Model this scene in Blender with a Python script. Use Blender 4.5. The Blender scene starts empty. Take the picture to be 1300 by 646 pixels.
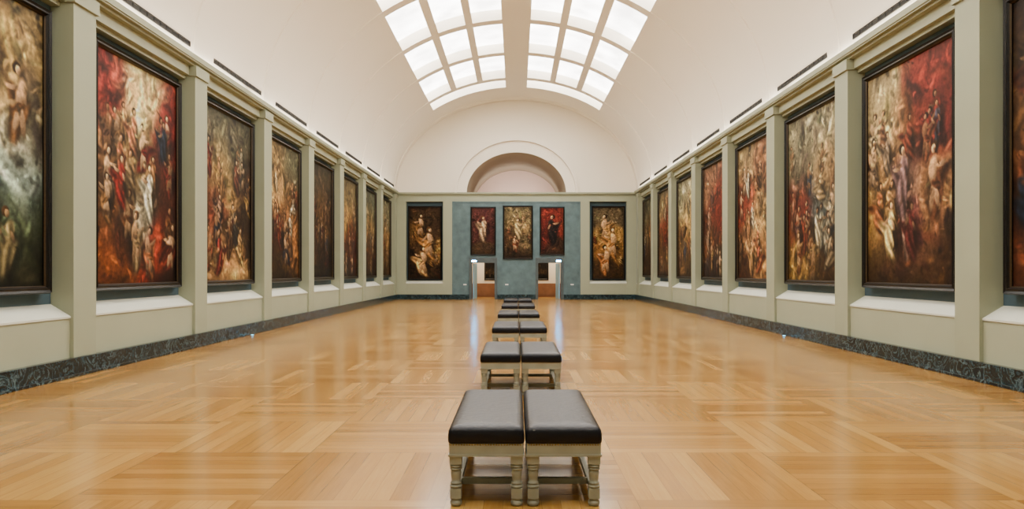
import bpy, bmesh, math, random
import numpy as np
from mathutils import Vector

W=6.9; D=41.4; CH=1.63; Y0=-5.0
SPR=6.12; EA=6.9; EB=5.3
scene=bpy.context.scene
COL=scene.collection

# ---------------------------------------------------------------- helpers
def lin(c):
    if isinstance(c,str):
        c=[int(c[i:i+2],16)/255 for i in (0,2,4)]
    return tuple(((v+0.055)/1.055)**2.4 if v>0.04045 else v/12.92 for v in c)
def rgba(c): return (*lin(c),1)

def pmat(name,col,rough=0.6,var=0.06,scale=3.0,spec=0.5,bump=0.0,bscale=60,metal=0.0,coat=0.0):
    m=bpy.data.materials.new(name); m.use_nodes=True
    nt=m.node_tree; b=nt.nodes['Principled BSDF']
    tc=nt.nodes.new('ShaderNodeTexCoord')
    n=nt.nodes.new('ShaderNodeTexNoise'); n.inputs['Scale'].default_value=scale; n.inputs['Detail'].default_value=5
    nt.links.new(tc.outputs['Object'],n.inputs['Vector'])
    r=nt.nodes.new('ShaderNodeValToRGB')
    c=lin(col)
    r.color_ramp.elements[0].position=0.3; r.color_ramp.elements[1].position=0.7
    r.color_ramp.elements[0].color=(*[v*(1-var) for v in c],1)
    r.color_ramp.elements[1].color=(*[min(1,v*(1+var)) for v in c],1)
    nt.links.new(n.outputs['Fac'],r.inputs['Fac']); nt.links.new(r.outputs['Color'],b.inputs['Base Color'])
    b.inputs['Roughness'].default_value=rough
    b.inputs['Specular IOR Level'].default_value=spec
    b.inputs['Metallic'].default_value=metal
    b.inputs['Coat Weight'].default_value=coat
    if bump>0:
        n2=nt.nodes.new('ShaderNodeTexNoise'); n2.inputs['Scale'].default_value=bscale; n2.inputs['Detail'].default_value=3
        nt.links.new(tc.outputs['Object'],n2.inputs['Vector'])
        bp=nt.nodes.new('ShaderNodeBump'); bp.inputs['Strength'].default_value=bump; bp.inputs['Distance'].default_value=0.01
        nt.links.new(n2.outputs['Fac'],bp.inputs['Height']); nt.links.new(bp.outputs['Normal'],b.inputs['Normal'])
    return m

def emat(name,col,strength,var=0.0,scale=1.5):
    m=bpy.data.materials.new(name); m.use_nodes=True
    nt=m.node_tree; b=nt.nodes['Principled BSDF']
    b.inputs['Base Color'].default_value=rgba(col)
    b.inputs['Emission Color'].default_value=rgba(col)
    b.inputs['Emission Strength'].default_value=strength
    if var>0:
        tc=nt.nodes.new('ShaderNodeTexCoord')
        n=nt.nodes.new('ShaderNodeTexNoise'); n.inputs['Scale'].default_value=scale
        nt.links.new(tc.outputs['Object'],n.inputs['Vector'])
        mr=nt.nodes.new('ShaderNodeMapRange'); mr.inputs[1].default_value=0.3; mr.inputs[2].default_value=0.7
        mr.inputs[3].default_value=strength*(1-var); mr.inputs[4].default_value=strength*(1+var)
        nt.links.new(n.outputs['Fac'],mr.inputs[0]); nt.links.new(mr.outputs[0],b.inputs['Emission Strength'])
    return m

def mesh_obj(name,verts,faces,mats,midx=None,smooth=False,loc=(0,0,0),structure=False):
    me=bpy.data.meshes.new(name)
    me.from_pydata([tuple(v) for v in verts],[],faces)
    for m in mats: me.materials.append(m)
    if midx:
        for p,i in zip(me.polygons,midx): p.material_index=i
    if smooth:
        for p in me.polygons: p.use_smooth=True
    me.update()
    o=bpy.data.objects.new(name,me); o.location=loc
    COL.objects.link(o)
    if structure: o["kind"]="structure"
    return o

def box_data(x0,x1,y0,y1,z0,z1):
    x0,x1=min(x0,x1),max(x0,x1)
    v=[(x0,y0,z0),(x1,y0,z0),(x1,y1,z0),(x0,y1,z0),(x0,y0,z1),(x1,y0,z1),(x1,y1,z1),(x0,y1,z1)]
    f=[(0,3,2,1),(4,5,6,7),(0,1,5,4),(1,2,6,5),(2,3,7,6),(3,0,4,7)]
    return v,f

def boxes(name,lst,mats,structure=True,bevel=0.0,rel=True):
    """lst: (x0,x1,y0,y1,z0,z1,matindex)"""
    V=[];F=[];M=[]
    for b in lst:
        v,f=box_data(*b[:6]); o=len(V)
        V+=v; F+=[tuple(i+o for i in q) for q in f]; M+=[b[6] if len(b)>6 else 0]*6
    A=np.array(V); c=((A[:,0].min()+A[:,0].max())/2,(A[:,1].min()+A[:,1].max())/2,A[:,2].min())
    if not rel: c=(0,0,0)
    V=[(a[0]-c[0],a[1]-c[1],a[2]-c[2]) for a in V]
    ob=mesh_obj(name,V,F,mats,M,loc=c,structure=structure)
    if bevel>0:
        md=ob.modifiers.new('bev','BEVEL'); md.width=bevel; md.segments=2; md.limit_method='ANGLE'
    return ob

def join_meshlist(parts):
    V=[];F=[]
    for v,f in parts:
        o=len(V); V+=list(v); F+=[tuple(i+o for i in q) for q in f]
    return V,F

def lathe(profile,seg=16,cx=0,cy=0):
    V=[];F=[]
    n=len(profile)
    for (r,z) in profile:
        for k in range(seg):
            a=2*math.pi*k/seg; V.append((cx+r*math.cos(a),cy+r*math.sin(a),z))
    for i in range(n-1):
        for k in range(seg):
            k2=(k+1)%seg
            F.append((i*seg+k,i*seg+k2,(i+1)*seg+k2,(i+1)*seg+k))
    F.append(tuple(range(seg-1,-1,-1)))
    F.append(tuple((n-1)*seg+k for k in range(seg)))
    return V,F

# ---------------------------------------------------------------- materials
M_SAGE=pmat('sage_wall_paint','9da289',0.6,0.03,1.2,bump=0.05,bscale=30)
M_SAGE2=pmat('sage_pier_paint','989d84',0.6,0.03,1.2,bump=0.05,bscale=30)
M_SILL=pmat('sill_lit_paint','ccceC0',0.55,0.02,2)  # paler than the walls: light on the upward slope put into the colour
M_BACK=pmat('niche_blue_grey','435a66',0.7,0.06,2)
M_TEAL=pmat('teal_stucco','50686d',0.5,0.22,3.0,bump=0.1,bscale=12)
M_VAULT=pmat('vault_plaster','f7efdf',0.8,0.012,0.5)
M_CREAM=pmat('cream_wall','e2d2b8',0.8,0.02,1)
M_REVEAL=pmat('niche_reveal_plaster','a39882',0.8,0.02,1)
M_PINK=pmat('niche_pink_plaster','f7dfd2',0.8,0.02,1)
M_SURR=pmat('door_surround_stone','465154',0.4,0.15,5)
M_BLUISH_LIT=pmat('bluish_lit_white','86b8d0',0.2,0.03,2)  # white with the doorway's bluish glow put into the colour
M_BLACK=pmat('ebonised_frame','080706',0.4,0.2,6,spec=0.25)
M_GOLD=pmat('gilt_slip','3e2f1a',0.4,0.2,20,metal=0.4)
M_VENT=pmat('vent_black','15130f',0.7,0.1,5)
M_WOOD=pmat('panelling_wood','7c5030',0.4,0.15,3)
M_LEATHER=pmat('dark_leather','07080f',0.42,0.25,7,spec=0.25,bump=0.45,bscale=22)
M_BENCH=pmat('bench_sage_paint','8f907e',0.5,0.08,8,spec=0.3)
M_NAIL=pmat('brass_nail','8d7446',0.35,0.1,5,metal=0.9)
M_PANE=emat('skylight_pane','fdfbf8',8.4,0.35,0.9)
M_CYAN=emat('cyan_lamp','2fb8ff',110)
M_CYAN2=emat('cyan_floor_lamp','5fd0ff',9)
M_CARD=pmat('label_card','e6e6e0',0.6,0.01,5)

def marble():
    m=bpy.data.materials.new('dark_green_marble'); m.use_nodes=True
    nt=m.node_tree; b=nt.nodes['Principled BSDF']
    tc=nt.nodes.new('ShaderNodeTexCoord')
    n=nt.nodes.new('ShaderNodeTexNoise'); n.inputs['Scale'].default_value=2.8; n.inputs['Detail'].default_value=9; n.inputs['Distortion'].default_value=1.8; n.inputs['Roughness'].default_value=0.6
    nt.links.new(tc.outputs['Object'],n.inputs['Vector'])
    r=nt.nodes.new('ShaderNodeValToRGB'); e=r.color_ramp.elements
    e[0].position=0.0; e[0].color=rgba('0a171b'); e[1].position=1; e[1].color=rgba('10222a')
    for p,c in ((0.42,'12242a'),(0.48,'1a3036'),(0.495,'587078'),(0.510,'1a3036'),(0.58,'0a161a'),(0.63,'223a42'),(0.644,'405a62'),(0.656,'0e1c22')):
        k=e.new(p); k.color=rgba(c)
    nt.links.new(n.outputs['Fac'],r.inputs['Fac']); nt.links.new(r.outputs['Color'],b.inputs['Base Color'])
    b.inputs['Roughness'].default_value=0.18; b.inputs['Specular IOR Level'].default_value=0.4
    return m
M_MARBLE=marble()

def parquet():
    m=bpy.data.materials.new('oak_parquet'); m.use_nodes=True
    nt=m.node_tree; N=nt.nodes; L=nt.links; b=N['Principled BSDF']
    def mt(op,a,b_=None,c=None):
        n=N.new('ShaderNodeMath'); n.operation=op
        for i,v in enumerate((a,b_,c)):
            if v is None: continue
            if isinstance(v,(int,float)): n.inputs[i].default_value=v
            else: L.new(v,n.inputs[i])
        return n.outputs[0]
    tc=N.new('ShaderNodeTexCoord'); s=N.new('ShaderNodeSeparateXYZ'); L.new(tc.outputs['Object'],s.inputs[0])
    B=1.35; P=10
    x=mt('ADD',mt('DIVIDE',s.outputs[0],B),100.37); y=mt('ADD',mt('DIVIDE',s.outputs[1],B),100.2)
    bx=mt('FLOOR',x); by=mt('FLOOR',y)
    par=mt('FLOORED_MODULO',mt('ADD',bx,by),2)
    fx=mt('FRACT',x); fy=mt('FRACT',y)
    inv=mt('SUBTRACT',1,par)
    t=mt('ADD',mt('MULTIPLY',fx,par),mt('MULTIPLY',fy,inv))
    lg=mt('ADD',mt('MULTIPLY',fy,par),mt('MULTIPLY',fx,inv))
    tp=mt('MULTIPLY',t,P); idx=mt('FLOOR',tp); pf=mt('FRACT',tp)
    cv=N.new('ShaderNodeCombineXYZ'); L.new(bx,cv.inputs[0]); L.new(by,cv.inputs[1]); L.new(idx,cv.inputs[2])
    wn=N.new('ShaderNodeTexWhiteNoise'); L.new(cv.outputs[0],wn.inputs['Vector'])
    cb=N.new('ShaderNodeCombineXYZ'); L.new(bx,cb.inputs[0]); L.new(by,cb.inputs[1])
    wb=N.new('ShaderNodeTexWhiteNoise'); L.new(cb.outputs[0],wb.inputs['Vector'])
    gv=N.new('ShaderNodeCombineXYZ'); L.new(mt('MULTIPLY',tp,4.0),gv.inputs[0]); L.new(mt('ADD',mt('MULTIPLY',lg,2.2),mt('MULTIPLY',wn.outputs['Value'],40)),gv.inputs[1]); L.new(mt('MULTIPLY',wb.outputs['Value'],30),gv.inputs[2])
    gn=N.new('ShaderNodeTexNoise'); gn.inputs['Scale'].default_value=1.6; gn.inputs['Detail'].default_value=5; L.new(gv.outputs[0],gn.inputs['Vector'])
    big=N.new('ShaderNodeTexNoise'); big.inputs['Scale'].default_value=0.5; big.inputs['Detail'].default_value=2; L.new(tc.outputs['Object'],big.inputs['Vector'])
    f=mt('ADD',mt('ADD',mt('MULTIPLY',wn.outputs['Value'],0.30),mt('MULTIPLY',gn.outputs['Fac'],0.32)),mt('ADD',mt('MULTIPLY',par,0.08),mt('ADD',mt('MULTIPLY',wb.outputs['Value'],0.12),mt('MULTIPLY',big.outputs['Fac'],0.16))))  # parity term paints the sheen of turned blocks as a lighter tone
    r=N.new('ShaderNodeValToRGB'); e=r.color_ramp.elements
    e[0].position=0.18; e[0].color=rgba('835823'); e[1].position=0.92; e[1].color=rgba('c09750')
    k=e.new(0.52); k.color=rgba('a27636')
    L.new(f,r.inputs['Fac'])
    gap=mt('MAXIMUM',mt('LESS_THAN',pf,0.03),mt('LESS_THAN',lg,0.004))
    mx=N.new('ShaderNodeMix'); mx.data_type='RGBA'; L.new(mt('MULTIPLY',gap,0.5),mx.inputs[0]); L.new(r.outputs['Color'],mx.inputs[6]); mx.inputs[7].default_value=rgba('4a2e14')
    L.new(mx.outputs[2],b.inputs['Base Color'])
    rr=mt('ADD',mt('MULTIPLY',gn.outputs['Fac'],0.05),mt('ADD',mt('MULTIPLY',wn.outputs['Value'],0.04),0.135))
    L.new(rr,b.inputs['Roughness'])
    b.inputs['Specular IOR Level'].default_value=0.45
    bp=N.new('ShaderNodeBump'); bp.inputs['Strength'].default_value=0.03; bp.inputs['Distance'].default_value=0.004
    L.new(mt('ADD',gn.outputs['Fac'],mt('MULTIPLY',wn.outputs['Value'],0.5)),bp.inputs['Height']); L.new(bp.outputs['Normal'],b.inputs['Normal'])
    return m
M_FLOOR=parquet()

def canvas_mat():
    m=bpy.data.materials.new('oil_paint_canvas'); m.use_nodes=True
    nt=m.node_tree; b=nt.nodes['Principled BSDF']
    a=nt.nodes.new('ShaderNodeVertexColor'); a.layer_name='paint'
    n=nt.nodes.new('ShaderNodeTexNoise'); n.inputs['Scale'].default_value=14; n.inputs['Detail'].default_value=5
    tc=nt.nodes.new('ShaderNodeTexCoord'); nt.links.new(tc.outputs['Object'],n.inputs['Vector'])
    mr=nt.nodes.new('ShaderNodeMapRange'); mr.inputs[1].default_value=0.3; mr.inputs[2].default_value=0.7; mr.inputs[3].default_value=0.45; mr.inputs[4].default_value=1.02
    nt.links.new(n.outputs['Fac'],mr.inputs[0])
    mx=nt.nodes.new('ShaderNodeVectorMath'); mx.operation='SCALE'
    nt.links.new(a.outputs['Color'],mx.inputs[0]); nt.links.new(mr.outputs[0],mx.inputs['Scale'])
    nt.links.new(mx.outputs[0],b.inputs['Base Color'])
    b.inputs['Roughness'].default_value=0.55; b.inputs['Specular IOR Level'].default_value=0.12
    return m
M_CANVAS=canvas_mat()

# ---------------------------------------------------------------- floor
boxes('floor',[(-7.35,7.35,Y0-0.2,48.6,-0.2,0.0,0)],[M_FLOOR],rel=False)

# ---------------------------------------------------------------- side walls
YL=[11.45+4.22*k for k in range(-3,8)]
YL=[y for y in YL if y>Y0+0.5]
YR=[15.2+4.24*k for k in range(-4,7)]
YR=[y for y in YR if y>Y0+0.5]
trim_n=[0]
def tname():
    trim_n[0]+=1; return 'trim_%d'%trim_n[0]
PW=0.30
def side_wall(s,side,ys):
    X=lambda w:s*w
    boxes('wall_'+side,[(X(7.2),X(7.4),Y0,D+0.35,0,6.14,1),
                        (X(6.9),X(7.2),Y0,D,0,0.93,0),
                        (X(6.96),X(7.2),Y0,D,5.80,6.06,0)],[M_SAGE,M_BACK])
    boxes('baseboard_'+side,[(X(6.80),X(6.9),Y0,D,0,0.29,0),(X(6.77),X(6.9),Y0,D,0,0.05,0)],[M_MARBLE],bevel=0.006)
    # cornice with a small upstand hiding the cove light
    boxes(tname(),[(X(6.78),X(7.2),Y0,D,6.05,6.14,0),(X(6.85),X(7.2),Y0,D,6.0,6.05,0),(X(6.76),X(6.79),Y0,D,6.08,6.20,0)],[M_SAGE2],bevel=0.006)
    for y in ys:
        y1=min(y+PW,D)
        boxes(tname(),[(X(6.84),X(7.2),y-PW,y1,0.29,6.0,0),(X(6.80),X(7.2),y-PW-0.03,min(y1+0.03,D),5.78,6.0,0)],[M_SAGE2],bevel=0.006)
    yy=[Y0]+list(ys)
    for i,a in enumerate(yy):
        y0=a+PW if i>0 else Y0
        y1=(yy[i+1]-PW) if i+1<len(yy) else D
        if y1-y0<0.3: continue
        pts=[(6.885,0.90),(6.885,0.93),(7.2,1.12),(7.2,0.90)]
        V=[(X(p[0]),y0,p[1]) for p in pts]+[(X(p[0]),y1,p[1]) for p in pts]
        F=[(0,1,2,3),(7,6,5,4),(0,4,5,1),(1,5,6,2),(2,6,7,3),(3,7,4,0)]
        if s<0: F=[tuple(reversed(f)) for f in F]
        mesh_obj(tname(),V,F,[M_SILL],structure=True)
        boxes(tname(),[(X(7.05),X(7.2),y0,y1,5.72,5.80,0)],[M_SAGE])
side_wall(-1,'left',YL)
side_wall(1,'right',YR)

# ---------------------------------------------------------------- vault with skylight
def ell(t,off=0.0):
    x=EA*math.cos(t); z=EB*math.sin(t)
    nx=math.cos(t)/EA; nz=math.sin(t)/EB; l=math.hypot(nx,nz)
    return (x+off*nx/l, SPR+z+off*nz/l)
def tx(x): return math.acos(x/EA)
colsR=[(0.56,1.70),(1.98,3.03),(3.31,4.42)]
cols=[(-b,-a) for a,b in reversed(colsR)]+colsR
tcols=sorted([(tx(b),tx(a)) for a,b in cols])
NS=3
def lerp(a,b,n): return [a+(b-a)*i/n for i in range(n)]
prev=0.0; tl=[]; tag=[]
first=True
for ci,(a,b) in enumerate(tcols):
    n=16 if first else 2
    tl+=lerp(prev,a,n)
    # dividers inside one half of the skylight are tagged 2 (open only in the end row)
    tag+=[0 if (first or ci==3) else 2]*n
    tl+=lerp(a,b,NS); tag+=[1]*NS
    prev=b; first=False
tl+=lerp(prev,math.pi,16); tag+=[0]*16
tl.append(math.pi)
divs=[28.3+4.22*k for k in range(-7,3)]
rows=[(divs[i]+0.24,divs[i+1]-0.24) for i in range(len(divs)-1)]
rows=[r for r in rows if r[0]>Y0+0.3]
rows+=[(divs[-1]+0.24,38.4)]
yl=[Y0]; ytag=[]
for n,(a,b) in enumerate(rows):
    yl.append(a); ytag.append(0); yl.append(b); ytag.append(2 if n==len(rows)-1 else 1)
yl.append(D+0.02); ytag.append(0)
V=[];F=[];S=[]
nt_=len(tl)
for y in yl:
    for t in tl:
        x,z=ell(t); V.append((x,y,z))
for j in range(len(yl)-1):
    for i in range(nt_-1):
        if ytag[j] and (tag[i]==1 or (tag[i]==2 and ytag[j]==2)): continue
        F.append((j*nt_+i,j*nt_+i+1,(j+1)*nt_+i+1,(j+1)*nt_+i)); S.append(True)
DEP=0.42
panes=[]
def sub(a,b,n): return [a+(b-a)*k/n for k in range(n+1)]
for j in range(len(yl)-1):
    if not ytag[j]: continue
    y0,y1=yl[j],yl[j+1]
    cells=[sub(a,b,NS) for a,b in tcols] if ytag[j]==1 else [sub(tcols[0][0],tcols[2][1],10),sub(tcols[3][0],tcols[5][1],10)]
    for ts in cells:
        a,b=ts[0],ts[-1]
        def addq(p):
            o=len(V); V.extend(p); F.append((o,o+1,o+2,o+3)); S.append(False)
        for k in range(len(ts)-1):
            for yy in (y0,y1):
                p0=ell(ts[k]);p1=ell(ts[k+1]);q0=ell(ts[k],DEP);q1=ell(ts[k+1],DEP)
                addq([(p0[0],yy,p0[1]),(p1[0],yy,p1[1]),(q1[0],yy,q1[1]),(q0[0],yy,q0[1])])
        for t in (a,b):
            p=ell(t);q=ell(t,DEP)
            addq([(p[0],y0,p[1]),(p[0],y1,p[1]),(q[0],y1,q[1]),(q[0],y0,q[1])])
        panes.append((ts,y0,y1))
ceil=mesh_obj('ceiling',V,F,[M_VAULT],structure=True)
for p,s in zip(ceil.data.polygons,S): p.use_smooth=s
for n,(ts,y0,y1) in enumerate(panes):
    PV=[];PF=[]
    tm=[ts[0]-0.004]+ts[1:-1]+[ts[-1]+0.004]
    for t in tm:
        x,z=ell(t,DEP-0.01); PV+= [(x,y0-0.01,z),(x,y1+0.01,z)]
    for k in range(len(ts)-1): PF.append((2*k,2*k+1,2*k+3,2*k+2))
    mesh_obj('window_%d'%(n+1),PV,PF,[M_PANE],structure=True)
# transverse bands of the vault
ta=tx(4.42)
for y in divs+[40.9]:
    if y<Y0+1: continue
    rngs=[(0.0,ta-0.005),(math.pi-ta+0.005,math.pi)] if y<38 else [(0.0,math.pi)]
    V=[];F=[]
    for (a,b) in rngs:
        n=20 if b-a<2 else 56
        o=len(V)
        for k in range(n+1):
            t=a+(b-a)*k/n
            p=ell(t,-0.035); q=ell(t,0.01)
            V+=[(q[0],y-0.28,q[1]),(p[0],y-0.27,p[1]),(p[0],y+0.27,p[1]),(q[0],y+0.28,q[1])]
        for k in range(n):
            for c in range(3):
                F.append((o+4*k+c,o+4*k+c+1,o+4*k+c+5,o+4*k+c+4))
    mesh_obj(tname(),V,F,[M_VAULT],structure=True)

boxes('wall_back',[(-7.4,7.4,Y0-0.2,Y0,0,12,0)],[M_SAGE])

# ---------------------------------------------------------------- far wall
tealx=3.68; nx0,nx1=4.2,6.33
dx0,dx1,dh=1.25,2.55,2.10
fw=[]
fy0,fy1=D-0.02,D+0.35
fw+=[(-tealx,-dx1,fy0,fy1,0,dh,1),(-dx0,dx0,fy0,fy1,0,dh,1),(dx1,tealx,fy0,fy1,0,dh,1),(-tealx,tealx,fy0,fy1,dh,5.62,1)]
for s in (-1,1):
    X=lambda v:s*v
    fw+=[(X(tealx),X(nx0),D-0.04,fy1,0,5.62,0),(X(nx1),X(6.9),D-0.04,fy1,0,5.62,0),
         (X(nx0),X(nx1),D,fy1,0,0.93,0),(X(nx0),X(nx1),D+0.27,fy1,0.93,5.62,2)]
fw+=[(-6.9,6.9,D-0.0,fy1,5.62,6.04,0)]
boxes('wall_far',fw,[M_SAGE,M_TEAL,M_BACK])
for s in (-1,1):
    X=lambda v:s*v
    pts=[(D-0.015,0.90),(D-0.015,0.94),(D+0.27,1.1),(D+0.27,0.90)]
    x0,x1=sorted((X(nx0),X(nx1)))
    V=[(x0,p[0],p[1]) for p in pts]+[(x1,p[0],p[1]) for p in pts]
    F=[(3,2,1,0),(4,5,6,7),(1,5,4,0),(2,6,5,1),(3,7,6,2),(0,4,7,3)]
    mesh_obj(tname(),V,F,[M_SILL],structure=True)
boxes('trim_200',[(-6.86,6.86,D-0.12,D+0.3,6.04,6.14,0),(-6.86,6.86,D-0.07,D,5.98,6.04,0)],[M_SAGE2],bevel=0.008)
# raised fillets dividing the teal panel
boxes('trim_201',[(-tealx,-tealx+0.06,D-0.045,D-0.02,0.29,5.62,0),(tealx-0.06,tealx,D-0.045,D-0.02,0.29,5.62,0),(-tealx,tealx,D-0.05,D-0.02,5.54,5.62,0)],[M_TEAL])
for i,(a,b) in enumerate([(-6.8,-dx1-0.16),(-dx0+0.16,dx0-0.16),(dx1+0.16,6.8)]):
    boxes('baseboard_far' if i==0 else 'baseboard_far_%d'%i,[(a,b,D-0.12,D-0.02,0,0.29,0)],[M_MARBLE],bevel=0.006)
for i,s in enumerate((-1,1)):
    a,b=(-dx1,-dx0) if s<0 else (dx0,dx1)
    boxes('trim_%d'%(210+i),[(a-0.15,a,D-0.08,D+0.35,0,dh+0.3,0),(b,b+0.15,D-0.08,D+0.35,0,dh+0.3,0),(a,b,D-0.08,D+0.35,dh,dh+0.3,0)],[M_SURR],bevel=0.01)
    hx=-dx1+0.03 if s<0 else dx1-0.03
    v,f=box_data(0,0.04,0,1.0,0.01,dh-0.03)
    v2,f2=box_data(0.04,0.05,0.12,0.88,0.15,0.9); v3,f3=box_data(0.04,0.05,0.12,0.88,1.05,1.9)
    VV,FF=join_meshlist([(v,f),(v2,f2),(v3,f3)])
    if s>0: VV=[(-p[0],p[1],p[2]) for p in VV]; FF=[tuple(reversed(q)) for q in FF]
    d=mesh_obj('door_%d'%(i+1),VV,FF,[M_BLUISH_LIT],loc=(hx,D+0.36,0),structure=True)  # pale leaf stands in for the bluish lit jamb
    d.rotation_euler=(0,0,math.radians(-9 if s<0 else 9))
# lunette wall with arched opening
NA=64
AO=(2.85,2.34)
def arc(a,b,k,n=NA,zc=6.1): 
    t=math.pi*k/n; return (a*math.cos(t),zc+b*math.sin(t))
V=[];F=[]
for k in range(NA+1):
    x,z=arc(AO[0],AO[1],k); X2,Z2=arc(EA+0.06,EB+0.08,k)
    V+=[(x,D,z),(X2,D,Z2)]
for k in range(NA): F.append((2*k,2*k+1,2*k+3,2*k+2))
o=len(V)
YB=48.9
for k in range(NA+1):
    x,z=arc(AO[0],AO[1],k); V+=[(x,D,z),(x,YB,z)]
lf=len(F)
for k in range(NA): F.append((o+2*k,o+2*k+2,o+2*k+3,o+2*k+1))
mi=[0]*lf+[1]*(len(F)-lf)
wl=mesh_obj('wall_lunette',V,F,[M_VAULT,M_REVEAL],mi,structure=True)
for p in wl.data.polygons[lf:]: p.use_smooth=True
boxes('wall_niche_back',[(-2.9,2.9,YB,YB+0.1,6.0,8.6,0)],[M_PINK])
boxes('floor_niche',[(-2.9,2.9,D+0.35,YB,6.0,6.1,0)],[M_PINK])
def ring(name,a0,b0,a1,b1,y0,y1,mat):
    V=[];F=[]
    for k in range(NA+1):
        p=arc(a0,b0,k,zc=6.12);q=arc(a1,b1,k,zc=6.12)
        V+=[(p[0],y1,p[1]),(p[0],y0,p[1]),(q[0],y0,q[1]),(q[0],y1,q[1])]
    for k in range(NA):
        for c in range(3): F.append((4*k+c,4*k+4+c,4*k+5+c,4*k+c+1))
    return mesh_obj(name,V,F,[mat],structure=True)
ring('trim_220',3.40,2.98,3.54,3.12,D-0.16,D,M_VAULT)

# room beyond the doors
YN=45.2
boxes('wall_next_room',[(-5,5,YN,YN+0.15,0,3.4,0),(-5.15,-5,D+0.35,YN+0.15,0,3.4,0),(5,5.15,D+0.35,YN+0.15,0,3.4,0),(-5,5,D+0.35,YN+0.15,3.3,3.4,0),
      (-0.1,0.1,D+0.35,YN,0,3.3,0)],[M_CREAM])
wn=[]
for a,b in ((-5,-0.1),(0.1,5)):
    wn.append((a,b,YN-0.08,YN,0,0.86,0)); 
    x=a+0.1
    while x<b-0.5:
        wn.append((x,x+0.62,YN-0.11,YN-0.08,0.12,0.76,0)); x+=0.76
boxes('trim_230',wn,[M_WOOD])

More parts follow.
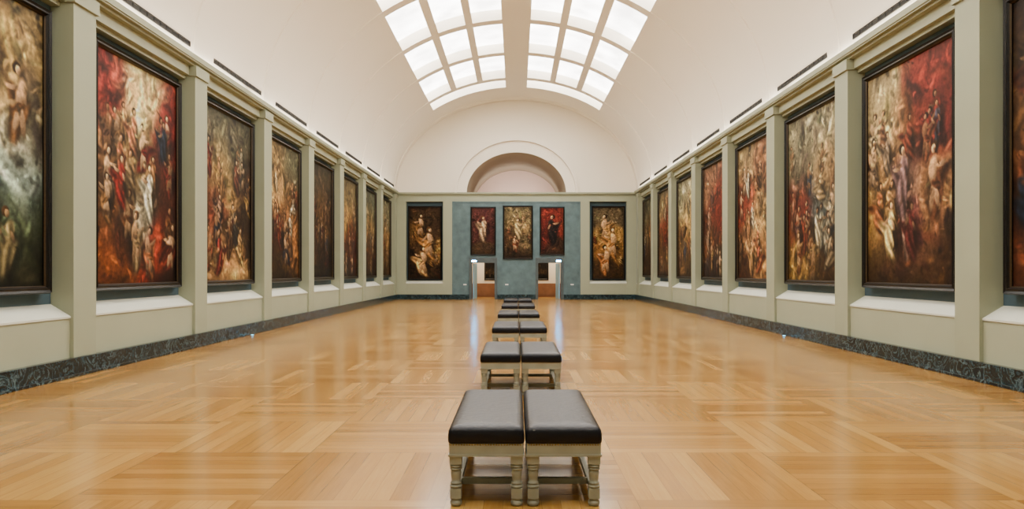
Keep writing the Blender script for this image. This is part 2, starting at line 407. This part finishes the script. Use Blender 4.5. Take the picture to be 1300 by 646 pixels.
# ---------------------------------------------------------------- paintings
def painting_array(nx,ny,patches,seed,nfig,dress,dark=1.0,big=None,flesh=('c99a6c','b98558','d8b088')):
    rs=np.random.RandomState(seed)
    asp=ny/nx
    U,Vv=np.meshgrid((np.arange(nx)+.5)/nx,(np.arange(ny)+.5)/ny)
    def smooth_noise(f,amp):
        out=np.zeros_like(U)
        for o in range(3):
            for _ in range(4):
                a=rs.rand()*6.28; ph=rs.rand()*6.28; ff=f*(1.8**o)
                out+=np.sin((U*math.cos(a)+Vv*asp*math.sin(a))*ff*6.28+ph)/(1.8**o)
        return out*amp/5
    wu=U+smooth_noise(1.2,0.07); wv=Vv+smooth_noise(1.2,0.05)
    img=np.zeros((ny,nx,3)); ws=np.zeros((ny,nx))
    hx=lambda h:np.array([int(h[i:i+2],16)/255 for i in (0,2,4)])
    for (u,v,r,h) in patches:
        c=hx(h)
        w=np.exp(-(((wu-u))**2+((wv-v)*asp*0.9)**2)/(r*r))**1.6+1e-6
        img+=w[...,None]*c; ws+=w
    img/=ws[...,None]
    base=img.copy()
    def ell_(cu,cv,a,b,ang,col,folds=0,hard=3.0,alpha=1.0,bend=0.0):
        R=max(a,b)*(1+abs(bend))
        x0=max(0,int((cu-R)*nx)); x1=min(nx,int((cu+R)*nx)+2)
        y0=max(0,int((cv-R/asp)*ny)); y1=min(ny,int((cv+R/asp)*ny)+2)
        if x1<=x0 or y1<=y0: return
        du=U[y0:y1,x0:x1]-cu; dv=(Vv[y0:y1,x0:x1]-cv)*asp
        ca,sa=math.cos(ang),math.sin(ang)
        p=(du*ca+dv*sa)/a; q=(-du*sa+dv*ca)/b
        q=q+bend*(a/b)*(p*p-0.4)
        r=np.sqrt(p*p+q*q)
        m=np.clip((1-r)*hard,0,1)*alpha
        sh=1.0-0.5*(du/R*0.9+dv/R*0.7)
        if folds: sh=sh+0.3*np.sin(q*folds+2.0*np.sin(p*2.2))
        c=np.clip(np.array(col)*sh[...,None],0,1)
        img[y0:y1,x0:x1]=img[y0:y1,x0:x1]*(1-m[...,None])+c*m[...,None]
    def bcol(u,v):
        return base[min(ny-1,max(0,int(v*ny))),min(nx-1,max(0,int(u*nx)))]
    for _ in range(260):
        u,v=rs.rand(),rs.rand()
        c=bcol(u,v)*(1+rs.randn()*0.3)+rs.randn(3)*0.015
        s=0.03+rs.rand()**2*0.1
        ell_(u,v,s*(1.0+rs.rand()*0.9),s*0.55,rs.rand()*3.14,np.clip(c,0,1),folds=rs.choice([0,3,5]),alpha=0.75,hard=1.8,bend=rs.randn()*0.3)
    def figure(u,v,s,dc,fl,lean,bare=False):
        fl=fl*0.85+bcol(u,v)*0.12
        d=1 if rs.rand()<0.5 else -1
        # shadow pool, swirling cloak, robe
        ell_(u-0.02*d,v+s*0.9/asp,s*1.5,s*0.95,1.57+lean,bcol(u,v)*0.22,alpha=0.8,hard=1.3)
        ell_(u+d*s*0.35,v+s*0.9/asp,s*1.35,s*0.42,1.57+lean+0.4*d,dc*0.75,folds=5,bend=0.35*d)
        ell_(u,v+s*1.25/asp,s*1.15,s*0.5,1.57+lean*1.4,dc,folds=6,bend=-0.2*d)
        if bare:
            ell_(u-d*0.1*s,v+s*0.15/asp,s*0.66,s*0.33,1.57+lean,fl,bend=0.2*d)
            ell_(u+d*0.12*s,v+s*1.2/asp,s*0.62,s*0.2,1.57-0.35*d,fl*0.9)
            ell_(u-d*0.2*s,v+s*1.25/asp,s*0.7,s*0.19,1.57+0.15*d,fl*0.8)
            ell_(u+d*s*0.1,v+s*0.75/asp,s*0.42,s*0.2,0.4*d,dc*0.9,folds=4)
        else:
            ell_(u-d*0.1*s,v+s*0.1/asp,s*0.6,s*0.38,1.57+lean,np.clip(dc*1.2,0,1),folds=4)
        a1=rs.rand()*1.4-0.5
        ell_(u+d*s*0.42,v+(s*0.0+a1*s*0.15)/asp,s*0.42,s*0.12,d*a1,fl*0.92,bend=0.25)
        if rs.rand()<0.5: ell_(u-d*s*0.3,v+s*0.35/asp,s*0.34,s*0.12,-d*1.1,fl*0.85)
        hu=u-math.sin(lean)*s*0.3; hv=v-s*0.68/asp
        ell_(hu+d*s*0.05,hv-s*0.05/asp,s*0.27,s*0.28,0,hx('3a2414')*(0.6+1.0*rs.rand()))
        ell_(hu-d*s*0.05,hv+s*0.03/asp,s*0.16,s*0.21,0.2*d,np.clip(fl*1.08,0,1),hard=4)
    figs=[]
    for k in range(nfig):
        figs.append((0.06+0.88*((k*0.618+rs.rand()*0.2)%1.0), 0.2+0.66*rs.rand()))
    figs.sort(key=lambda f:f[1])
    for (u,v) in figs:
        s=0.07+0.05*v+0.025*rs.rand()
        dc=hx(dress[rs.randint(len(dress))])*0.4+bcol(u,v)*0.5 if rs.rand()<0.75 else hx(dress[rs.randint(len(dress))])*0.85
        fl=hx(flesh[rs.randint(len(flesh))])*(0.7+0.3*rs.rand())
        figure(u,v,s,dc,fl,rs.randn()*0.45,bare=rs.rand()<0.45)
    for (u,v,s,h,bare) in (big or []):
        figure(u,v,s,hx(h),hx('cfa078'),rs.randn()*0.2,bare=bare)
    for _ in range(160):
        u,v=rs.rand(),rs.rand()
        c=bcol(u,v)*(0.35+rs.rand()*1.25)
        s=0.008+rs.rand()*0.022
        ell_(u,v,s*1.8,s*0.8,rs.rand()*3.14,np.clip(c,0,1),alpha=0.6,hard=2.0,bend=rs.randn()*0.3)
    img=np.clip(img,0,1)
    edge=np.minimum(np.minimum(U,1-U),np.minimum(Vv,1-Vv)*asp)
    img*=(0.74+0.26*np.clip(edge/0.12,0,1))[...,None]   # darkened toward the edges
    # varnish: contrast, then slightly muted
    lum=img.mean(axis=2,keepdims=True)
    img=img*(0.62+0.7*lum)
    img=img*0.88+img.mean(axis=2,keepdims=True)*0.12
    img*=np.array([1.0,0.98,0.90])
    return np.clip(img*dark,0,1)

def linarr(a): return np.where(a>0.04045,((a+0.055)/1.055)**2.4,a/12.92)

def make_painting(cx,cy,z0,w,h,depth,rz,spec,nx,label,group,frw=0.12):
    root=bpy.data.objects.new('framed_painting',None); COL.objects.link(root)
    root.location=(cx,cy,z0); root.rotation_euler=(0,0,rz); root.empty_display_size=0.2
    root["label"]=label; root["category"]="painting"; root["group"]=group
    hw=w/2
    prof=[(0,0),(0,-depth*0.75),(0.02,-depth),(frw*0.45,-depth*0.92),(frw*0.7,-depth*0.98),(frw-0.013,-depth*0.8),(frw-0.013,-depth*0.82),(frw,-depth*0.7),(frw,-0.005),(0,0)]
    V=[];F=[];M=[]
    for (ins,y) in prof:
        V+=[(-hw+ins,y,ins),(hw-ins,y,ins),(hw-ins,y,h-ins),(-hw+ins,y,h-ins)]
    for i in range(len(prof)-1):
        for k in range(4):
            k2=(k+1)%4
            F.append((4*i+k,4*i+k2,4*i+4+k2,4*i+4+k)); M.append(1 if i in (5,6) else 0)
    fr=mesh_obj('frame',V,F,[M_BLACK,M_GOLD],M); fr.parent=root
    iw=w-2*frw+0.01; ih=h-2*frw+0.01
    ny=int(nx*ih/iw)
    arr=painting_array(nx,ny,*spec)
    lv=linarr(arr)
    xs=np.linspace(-iw/2,iw/2,nx); zs=np.linspace(h/2+ih/2,h/2-ih/2,ny)
    XX,ZZ=np.meshgrid(xs,zs)
    Vn=np.stack([XX.ravel(),np.full(XX.size,-depth*0.6),ZZ.ravel()],1)
    idx=np.arange(nx*ny).reshape(ny,nx)
    Fn=np.stack([idx[:-1,:-1].ravel(),idx[1:,:-1].ravel(),idx[1:,1:].ravel(),idx[:-1,1:].ravel()],1)
    me=bpy.data.meshes.new('canvas')
    me.vertices.add(len(Vn)); me.vertices.foreach_set('co',Vn.ravel())
    me.loops.add(Fn.size); me.loops.foreach_set('vertex_index',Fn.ravel())
    me.polygons.add(len(Fn)); me.polygons.foreach_set('loop_start',np.arange(0,Fn.size,4)); me.polygons.foreach_set('loop_total',np.full(len(Fn),4))
    me.update(calc_edges=True)
    ca=me.color_attributes.new('paint','FLOAT_COLOR','POINT')
    c4=np.ones((nx*ny,4)); c4[:,:3]=lv.reshape(-1,3)
    ca.data.foreach_set('color',c4.ravel().astype(np.float32))
    me.materials.append(M_CANVAS)
    co=bpy.data.objects.new('canvas',me); COL.objects.link(co); co.parent=root
    return root

FW,FH,FZ=3.12,4.27,1.29
GL="large history paintings along the side walls"
DR1=['8c1f18','8a2e22','b8904c','3d3a3a','c8bda5','22304a','6a4024']
DR2=['80261c','6a1a18','40506e','b9a47c','5a3a26','c9b998']
leftP=[
 ([(0.2,0.1,0.3,'8d6a3c'),(0.55,0.12,0.25,'9a7a42'),(0.9,0.1,0.3,'a08450'),(0.6,0.3,0.2,'b0824e'),(0.9,0.3,0.2,'9c8454'),(0.85,0.46,0.22,'a0a08a'),(0.5,0.5,0.2,'8a7048'),(0.85,0.6,0.16,'66808a'),(0.55,0.64,0.18,'60767a'),(0.4,0.74,0.3,'46563c'),(0.8,0.78,0.2,'3c4c34'),(0.3,0.9,0.3,'2b2c18'),(0.9,0.95,0.2,'262614')],11,2,['a8804c','7a5c3c','c79660'],1.05,[(0.6,0.16,0.15,'8a6034',True),(0.82,0.3,0.13,'7a5028',True)]),
 ([(0.1,0.12,0.2,'9a2a22'),(0.5,0.13,0.26,'e0c084'),(0.5,0.3,0.18,'cca66c'),(0.92,0.2,0.2,'8a241e'),(0.15,0.38,0.16,'9a6c40'),(0.5,0.45,0.16,'b08a50'),(0.88,0.45,0.2,'5a2418'),(0.12,0.62,0.16,'7a4824'),(0.5,0.66,0.14,'918876'),(0.9,0.7,0.18,'4a2014'),(0.2,0.92,0.18,'94461a'),(0.75,0.86,0.16,'a8341c'),(0.95,0.97,0.15,'2a180e'),(0.3,0.8,0.14,'3a2014')],22,20,DR1,1.08,[(0.28,0.5,0.11,'8a2018',False),(0.62,0.52,0.13,'a8a492',False)]),
 ([(0.2,0.12,0.25,'6c6a54'),(0.7,0.12,0.3,'5a5844'),(0.3,0.35,0.2,'b08c54'),(0.85,0.38,0.2,'4a2c20'),(0.25,0.58,0.18,'7a3822'),(0.6,0.5,0.18,'ac874e'),(0.3,0.82,0.2,'b88450'),(0.65,0.88,0.18,'c8965a'),(0.9,0.65,0.2,'342418'),(0.5,0.7,0.12,'3c2818')],33,20,DR1,1.02),
 ([(0.3,0.1,0.25,'9a7c4a'),(0.8,0.15,0.3,'6a684e'),(0.3,0.35,0.2,'c0945c'),(0.7,0.4,0.22,'7c542c'),(0.3,0.65,0.22,'5b361c'),(0.7,0.7,0.25,'9e6434'),(0.5,0.92,0.25,'3a2814')],44,16,DR1,1.0),
 ([(0.5,0.1,0.4,'4a4030'),(0.5,0.4,0.3,'7c542c'),(0.4,0.65,0.3,'4c301c'),(0.6,0.9,0.3,'2e2412')],55,10,DR2,0.9),
 ([(0.5,0.1,0.4,'7c6c4c'),(0.4,0.4,0.3,'aa8044'),(0.6,0.65,0.3,'6a2c1c'),(0.5,0.9,0.3,'4a3018')],66,11,DR1,1.03),
 ([(0.5,0.1,0.4,'606454'),(0.5,0.4,0.3,'8c7040'),(0.5,0.7,0.3,'6a4226'),(0.5,0.9,0.3,'43301c')],77,10,DR2,1.03),
 ([(0.5,0.1,0.4,'7c7860'),(0.5,0.5,0.3,'9c7444'),(0.5,0.85,0.3,'5a3c24')],88,9,DR1,1.03)]
leftL=["golden landscape painting with pale nude figures and olive hills, black frame",
 "crimson and gold crowd scene painting with bright glowing sky, black frame",
 "dark crowd scene painting with warm nude figures, black frame",
 "brown and ochre group painting with grey sky, black frame",
 "very dark brown figure painting in black frame","ochre figure painting with deep red robes, black frame",
 "grey green and brown figure painting, black frame","brown group painting in black frame beside the room corner"]
rightP=[
 ([(0.2,0.1,0.3,'4a301e'),(0.8,0.15,0.3,'3a281c'),(0.2,0.4,0.3,'8a5c34'),(0.7,0.5,0.3,'6a4224'),(0.2,0.75,0.3,'7a3c20'),(0.6,0.9,0.3,'3a2412')],111,9,DR1,0.92),
 ([(0.12,0.1,0.22,'b8a478'),(0.3,0.22,0.18,'ac9464'),(0.8,0.1,0.2,'8e2c22'),(0.45,0.3,0.16,'8a5c34'),(0.85,0.33,0.2,'80261c'),(0.6,0.2,0.15,'963024'),(0.12,0.42,0.16,'c4945c'),(0.5,0.5,0.16,'9c7060'),(0.85,0.6,0.2,'b88050'),(0.15,0.7,0.2,'b08440'),(0.5,0.78,0.16,'6a3030'),(0.8,0.88,0.16,'5a3820'),(0.3,0.95,0.25,'50381f'),(0.98,0.75,0.12,'241a14')],122,14,['80201a','8a2a20','c8bda5','46445a','a8844a','5d1a18'],1.08,[(0.45,0.47,0.15,'74585e',False),(0.8,0.5,0.15,'6a3c24',True),(0.3,0.7,0.13,'c0a468',False)]),
 ([(0.2,0.1,0.25,'8c866c'),(0.7,0.12,0.28,'9a9070'),(0.3,0.33,0.18,'6a6250'),(0.75,0.35,0.18,'b08a58'),(0.3,0.55,0.2,'7c3022'),(0.7,0.6,0.2,'4c5a60'),(0.4,0.82,0.2,'aa803c'),(0.85,0.9,0.2,'4a341c'),(0.5,0.7,0.12,'3c2a1a')],133,18,DR2,1.02),
 ([(0.3,0.1,0.3,'aa9062'),(0.8,0.15,0.3,'9a6444'),(0.3,0.4,0.22,'9a3c28'),(0.7,0.45,0.22,'b8905a'),(0.4,0.7,0.2,'c08c58'),(0.7,0.88,0.2,'aa7644'),(0.2,0.9,0.2,'5a341c')],144,16,DR1,1.02),
 ([(0.4,0.12,0.3,'9c6c50'),(0.6,0.4,0.3,'8a3024'),(0.4,0.65,0.3,'6a3e26'),(0.6,0.9,0.3,'402c18')],155,12,DR1,1.0),
 ([(0.4,0.1,0.3,'9c9878'),(0.6,0.4,0.3,'b89458'),(0.4,0.7,0.3,'8a6438'),(0.5,0.9,0.3,'5a4224')],166,10,DR2,1.0),
 ([(0.4,0.1,0.3,'8c7854'),(0.6,0.4,0.3,'8a3824'),(0.5,0.8,0.3,'6a4628')],177,10,DR1,1.02),
 ([(0.4,0.1,0.3,'5c5844'),(0.6,0.5,0.3,'7a5434'),(0.5,0.8,0.3,'4a3220')],188,9,DR2,1.0)]
rightL=["dark brown figure painting in black frame","painting with sweeping red drapery, robed and nude figures, black frame",
 "crowd scene painting with grey clouds, red and blue robes, black frame","beige and red group painting with pale nudes, black frame",
 "dark red figure painting in black frame","pale ochre figure painting with grey sky, black frame",
 "brown figure painting with red robes, black frame","dark painting in black frame beside the room corner"]
def bays(ys):
    return [(a+b)/2 for a,b in zip(ys[:-1],ys[1:])]
bl=[y for y in bays(YL) if y>9][-8:]
br=[y for y in bays(YR) if y>8][-8:]
res=[160,160,110,90,70,56,48,44]
for i,y in enumerate(bl):
    make_painting(-7.2,y,FZ,FW,FH,0.2,math.radians(90),leftP[i],res[i],leftL[i],GL)
for i,y in enumerate(br):
    make_painting(7.2,y,FZ,FW,FH,0.2,math.radians(-90),rightP[i],res[i],rightL[i],GL)
GE="paintings on the end wall"
make_painting(-5.265,D+0.27,1.12,1.96,4.26,0.17,0,([(0.5,0.1,0.3,'4a3424'),(0.3,0.3,0.2,'7a542c'),(0.5,0.5,0.2,'5a3e24'),(0.7,0.65,0.2,'b88444'),(0.4,0.9,0.3,'3a2616')],201,4,['8a5a2c','b07a3c'],1.15,[(0.35,0.2,0.25,'7a542c',True),(0.62,0.42,0.34,'b87a3c',True),(0.42,0.68,0.32,'d09a5c',True)]),60,"tall dark painting of golden lit figures, black frame",GE,0.09)
make_painting(5.3,D+0.27,1.12,1.92,4.26,0.17,0,([(0.5,0.1,0.3,'6a5a44'),(0.5,0.4,0.25,'b88844'),(0.5,0.65,0.25,'9a6830'),(0.5,0.9,0.3,'4a3218')],202,5,['b08a4c','8a3a24'],1.15,[(0.4,0.22,0.3,'c08a4c',True),(0.62,0.42,0.34,'b87a3c',True),(0.4,0.66,0.32,'b06a34',True)]),60,"tall painting of golden entwined figures, black frame",GE,0.09)
make_painting(-1.9,D-0.02,2.53,1.45,2.78,0.1,0,([(0.5,0.15,0.4,'683434'),(0.1,0.5,0.3,'582c2a'),(0.9,0.5,0.3,'582826'),(0.5,0.92,0.3,'4e3826')],203,0,['b09a80'],1.1,[(0.5,0.34,0.36,'a4866a',False)]),50,"maroon portrait painting of a robed standing figure",GE,0.08)
make_painting(0.09,D-0.02,2.31,1.72,3.07,0.1,0,([(0.5,0.12,0.4,'7c6c4c'),(0.5,0.4,0.25,'a08050'),(0.3,0.65,0.25,'5a3c24'),(0.7,0.7,0.25,'6c5c40'),(0.5,0.92,0.3,'3a2818')],204,7,['b99a68','7a2a20','6a5a48'],1.12,[(0.5,0.36,0.26,'a08a60',False),(0.4,0.66,0.2,'7a3a24',True)]),54,"brown and gold figure painting between two portraits",GE,0.09)
make_painting(2.05,D-0.02,2.53,1.42,2.78,0.1,0,([(0.2,0.15,0.3,'8c2c24'),(0.8,0.3,0.3,'963226'),(0.15,0.75,0.25,'6a241a'),(0.5,0.9,0.25,'4a3020')],205,0,['1c1a1c'],1.05,[(0.5,0.34,0.42,'241f20',False)]),50,"red portrait painting of a dark clothed standing figure",GE,0.08)
for sx in (-1.60,1.62):
    make_painting(sx,YN,1.06,0.8,1.36,0.06,0,([(0.5,0.3,0.4,'2c2218'),(0.5,0.6,0.3,'5a4026'),(0.5,0.9,0.3,'1c1810')],300+int(sx*10),3,['8a6a44'],0.8),30,"small dark painting seen through the open doorway","paintings in the next room",0.09)

# ---------------------------------------------------------------- vents at the vault base
for s,ys in ((-1,YL),(1,YR)):
    for a,b in zip(ys[:-1],ys[1:]):
        if b<9: continue
        y0,y1=a+0.75,b-0.45
        x=6.885
        lst=[(s*(x-0.015),s*(x+0.06),y0,y1,6.36,6.375,0),(s*(x-0.015),s*(x+0.06),y0,y1,6.455,6.47,0),(s*(x+0.0),s*(x+0.06),y0,y1,6.375,6.455,0),
             (s*(x-0.015),s*(x+0.06),y0,y0+0.015,6.375,6.455,0),(s*(x-0.015),s*(x+0.06),y1-0.015,y1,6.375,6.455,0)]
        k=y0+0.25
        while k<y1-0.1:
            lst.append((s*(x-0.01),s*(x+0.02),k,k+0.015,6.375,6.455,0)); k+=0.25
        o=boxes('air_vent',lst,[M_VENT],structure=False)
        o["label"]="long black slotted air vent above the cornice"; o["category"]="air vent"; o["group"]="vents along the vault base"

# ---------------------------------------------------------------- small fixtures
for s in (-1,1):
    x=s*2.42
    r=bpy.data.objects.new('emergency_lamp',None); COL.objects.link(r); r.location=(x,D-0.08,2.14)
    h=boxes('housing',[(-0.15,0.15,-0.04,0.01,0,0.12,0)],[M_BLUISH_LIT],structure=False,rel=False); h.parent=r
    l=boxes('lens',[(-0.13,0.13,-0.05,-0.04,0.015,0.105,0)],[M_CYAN],structure=False,rel=False); l.parent=r
    r["label"]="small glowing cyan white lamp above a doorway"; r["category"]="lamp"; r["group"]="doorway lamps"
for x,y in ((-6.76,18.2),(6.76,17.95)):
    V1,F1=lathe([(0.05,0),(0.05,0.012),(0.035,0.018)],20)
    r=mesh_obj('floor_lamp_spot',V1,F1,[M_VENT],loc=(x*0.985,y,0.0))
    V2,F2=lathe([(0.03,0.0181),(0.028,0.024),(0.01,0.027)],16)
    c=mesh_obj('lens',V2,F2,[M_CYAN2]); c.parent=r
    r["label"]="tiny cyan floor light beside the baseboard"; r["category"]="floor light"; r["group"]="floor lights"
for x,z in ((-2.95,0.82),(-0.55,0.82),(3.2,0.82)):
    o=boxes('wall_label',[(x-0.09,x+0.09,D-0.032,D-0.02,z,z+0.07,0)],[M_CARD],structure=False,bevel=0.003)
    o["label"]="small white caption card on the teal wall"; o["category"]="wall label"; o["group"]="caption cards"

# ---------------------------------------------------------------- benches
BW,BL=0.535,1.62
def rring(hx,hy,r,z,n=6):
    P=[]
    for (cx,cy,a0) in ((hx-r,hy-r,0),(-hx+r,hy-r,90),(-hx+r,-hy+r,180),(hx-r,-hy+r,270)):
        for k in range(n+1):
            a=math.radians(a0+90*k/n); P.append((cx+r*math.cos(a),cy+r*math.sin(a),z))
    return P
def cushion_mesh():
    rings=[(0.0,0.438),(-0.006,0.445),(-0.008,0.465),(-0.007,0.50),(-0.003,0.525),(0.008,0.543),(0.024,0.552),(0.06,0.560),(0.11,0.565),(0.2,0.567)]
    V=[];F=[];n=0
    for ins,z in rings:
        hx=BW/2-0.010-ins; hy=BL/2-0.010-ins
        r=max(0.012,0.028-ins*0.05)
        r=min(r,hx*0.9)
        R=rring(hx,hy,r,z); n=len(R); V+=R
    for i in range(len(rings)-1):
        for k in range(n):
            k2=(k+1)%n; F.append((i*n+k,i*n+k2,(i+1)*n+k2,(i+1)*n+k))
    F.append(tuple(range(n-1,-1,-1)))
    F.append(tuple((len(rings)-1)*n+k for k in range(n)))
    me=bpy.data.meshes.new('cushion'); me.from_pydata(V,[],F); me.materials.append(M_LEATHER)
    for p in me.polygons: p.use_smooth=True
    me.update(); return me
def meshfrom(name,parts,mat,smooth=False):
    V,F=join_meshlist(parts)
    me=bpy.data.meshes.new(name); me.from_pydata(V,[],F); me.materials.append(mat)
    if smooth:
        for p in me.polygons: p.use_smooth=len(p.vertices)==4
    me.update(); return me
hx=BW/2-0.012; hy=BL/2-0.012
rail=meshfrom('seat_rail',[box_data(-hx,hx,-hy,-hy+0.03,0.35,0.438),box_data(-hx,hx,hy-0.03,hy,0.35,0.438),
      box_data(-hx,-hx+0.03,-hy+0.03,hy-0.03,0.35,0.438),box_data(hx-0.03,hx,-hy+0.03,hy-0.03,0.35,0.438),
      box_data(-hx-0.007,hx+0.007,-hy-0.008,-hy,0.35,0.364),box_data(-hx-0.007,hx+0.007,hy,hy+0.008,0.35,0.364),
      box_data(-hx-0.007,-hx,-hy,hy,0.35,0.364),box_data(hx,hx+0.007,-hy,hy,0.35,0.364)],M_BENCH)
# turned leg: bun foot, square block, baluster with stacked rings, square top block
prof=[(0.028,0.0),(0.038,0.008),(0.042,0.022),(0.038,0.036),(0.029,0.043),(0.036,0.048),(0.036,0.055)]
prof2=[(0.029,0.125),(0.041,0.129),(0.043,0.137),(0.041,0.145),(0.029,0.150),(0.038,0.155),(0.038,0.163),(0.030,0.168),(0.032,0.19),(0.035,0.215),(0.037,0.232),(0.035,0.244),(0.028,0.250),(0.042,0.255),(0.043,0.262),(0.031,0.267),(0.043,0.273),(0.043,0.281),(0.030,0.286),(0.040,0.290),(0.040,0.295)]
legm=meshfrom('leg',[lathe(prof,24),box_data(-0.038,0.038,-0.038,0.038,0.055,0.125),lathe(prof2,24),box_data(-0.042,0.042,-0.042,0.042,0.295,0.352)],M_BENCH,True)
for p in legm.polygons:
    n=p.normal
    if max(abs(n.x),abs(n.y),abs(n.z))>0.9999: p.use_smooth=False
lx=hx-0.044; ly=hy-0.044
st_long=meshfrom('stretcher_long',[box_data(-0.020,0.020,-ly+0.03,ly-0.03,0.068,0.112)],M_BENCH)
st_short=meshfrom('stretcher_short',[box_data(-lx+0.015,lx-0.015,-0.020,0.020,0.068,0.112)],M_BENCH)
cush=cushion_mesh()
parts=[]
def nail(x,y,nxn,nyn):
    z=0.431; r=0.0065
    V=[];F=[]
    tx_,ty_=-nyn,nxn
    for k in range(8):
        a=2*math.pi*k/8
        V.append((x+tx_*r*math.cos(a),y+ty_*r*math.cos(a),z+r*math.sin(a)))
    V.append((x+nxn*0.005,y+nyn*0.005,z))
    for k in range(8): F.append((k,(k+1)%8,8))
    parts.append((V,F))
k=-hx+0.012
while k<hx:
    nail(k,-hy-0.001,0,-1); nail(k,hy+0.001,0,1); k+=0.0185
k=-hy+0.012
while k<hy:
    nail(-hx-0.001,k,-1,0); nail(hx+0.001,k,1,0); k+=0.0185
nailm=meshfrom('nailhead_trim',parts,M_NAIL)
def O(name,me,parent,loc=(0,0,0)):
    o=bpy.data.objects.new(name,me); COL.objects.link(o); o.parent=parent; o.location=loc; return o
for pi in range(6):
    yf=4.97+4.43*pi
    for s in (-1,1):
        r=bpy.data.objects.new('bench',None); COL.objects.link(r); r.empty_display_size=0.2
        r.location=(0.06+s*(BW/2+0.001),yf+BL/2,0)
        r["label"]="backless bench with dark leather cushion and turned sage-painted legs"
        r["category"]="bench"; r["group"]="paired gallery benches down the room"
        O('cushion',cush,r); O('seat_rail',rail,r)
        for a in (-1,1):
            for b in (-1,1):
                O('leg',legm,r,(a*lx,b*ly,0))
            O('stretcher',st_long,r,(a*lx,0,0))
        O('stretcher',st_short,r,(0,-ly*0.62,0)); O('stretcher',st_short,r,(0,ly*0.62,0))
        if pi<3:
            n=O('nailhead_trim',nailm,r); n["kind"]="stuff"; n["label"]="row of brass nailheads"

# ---------------------------------------------------------------- lights
def area(name,loc,rot,sx,sy,e,col):
    l=bpy.data.lights.new(name,'AREA'); l.shape='RECTANGLE'; l.size=sx; l.size_y=sy; l.energy=e; l.color=col
    o=bpy.data.objects.new(name,l); o.location=loc; o.rotation_euler=rot; COL.objects.link(o); return o
for s in (-1,1):
    for k in range(4):
        y=2+11.0*k
        area('cove_light',(s*6.83,y,6.16),(0,math.radians(180+ s*52),0),0.05,10.5,75,(1,0.93,0.82))
# unseen fill light added in the arched niche, washing its back wall
area('niche_fill',(0,47.0,6.15),(math.radians(180-35),0,0),4,0.6,110,(1,0.90,0.83))
for x in (-2.2,2.2):
    area('next_room_light',(x,43.5,3.25),(0,0,0),2,2.2,150,(1,0.88,0.70))

w=bpy.data.worlds.new('World'); scene.world=w; w.use_nodes=True
w.node_tree.nodes['Background'].inputs[0].default_value=(0.8,0.85,0.9,1)
w.node_tree.nodes['Background'].inputs[1].default_value=0.3

# ---------------------------------------------------------------- camera
cam=bpy.data.cameras.new('Camera'); co=bpy.data.objects.new('Camera',cam); COL.objects.link(co)
co.location=(0,0,CH); co.rotation_euler=(math.radians(90),0,0)
cam.sensor_width=36; cam.lens=916/1300*36
cam.shift_x=-5.5/1300; cam.shift_y=21/1300
cam.clip_end=200
scene.camera=co
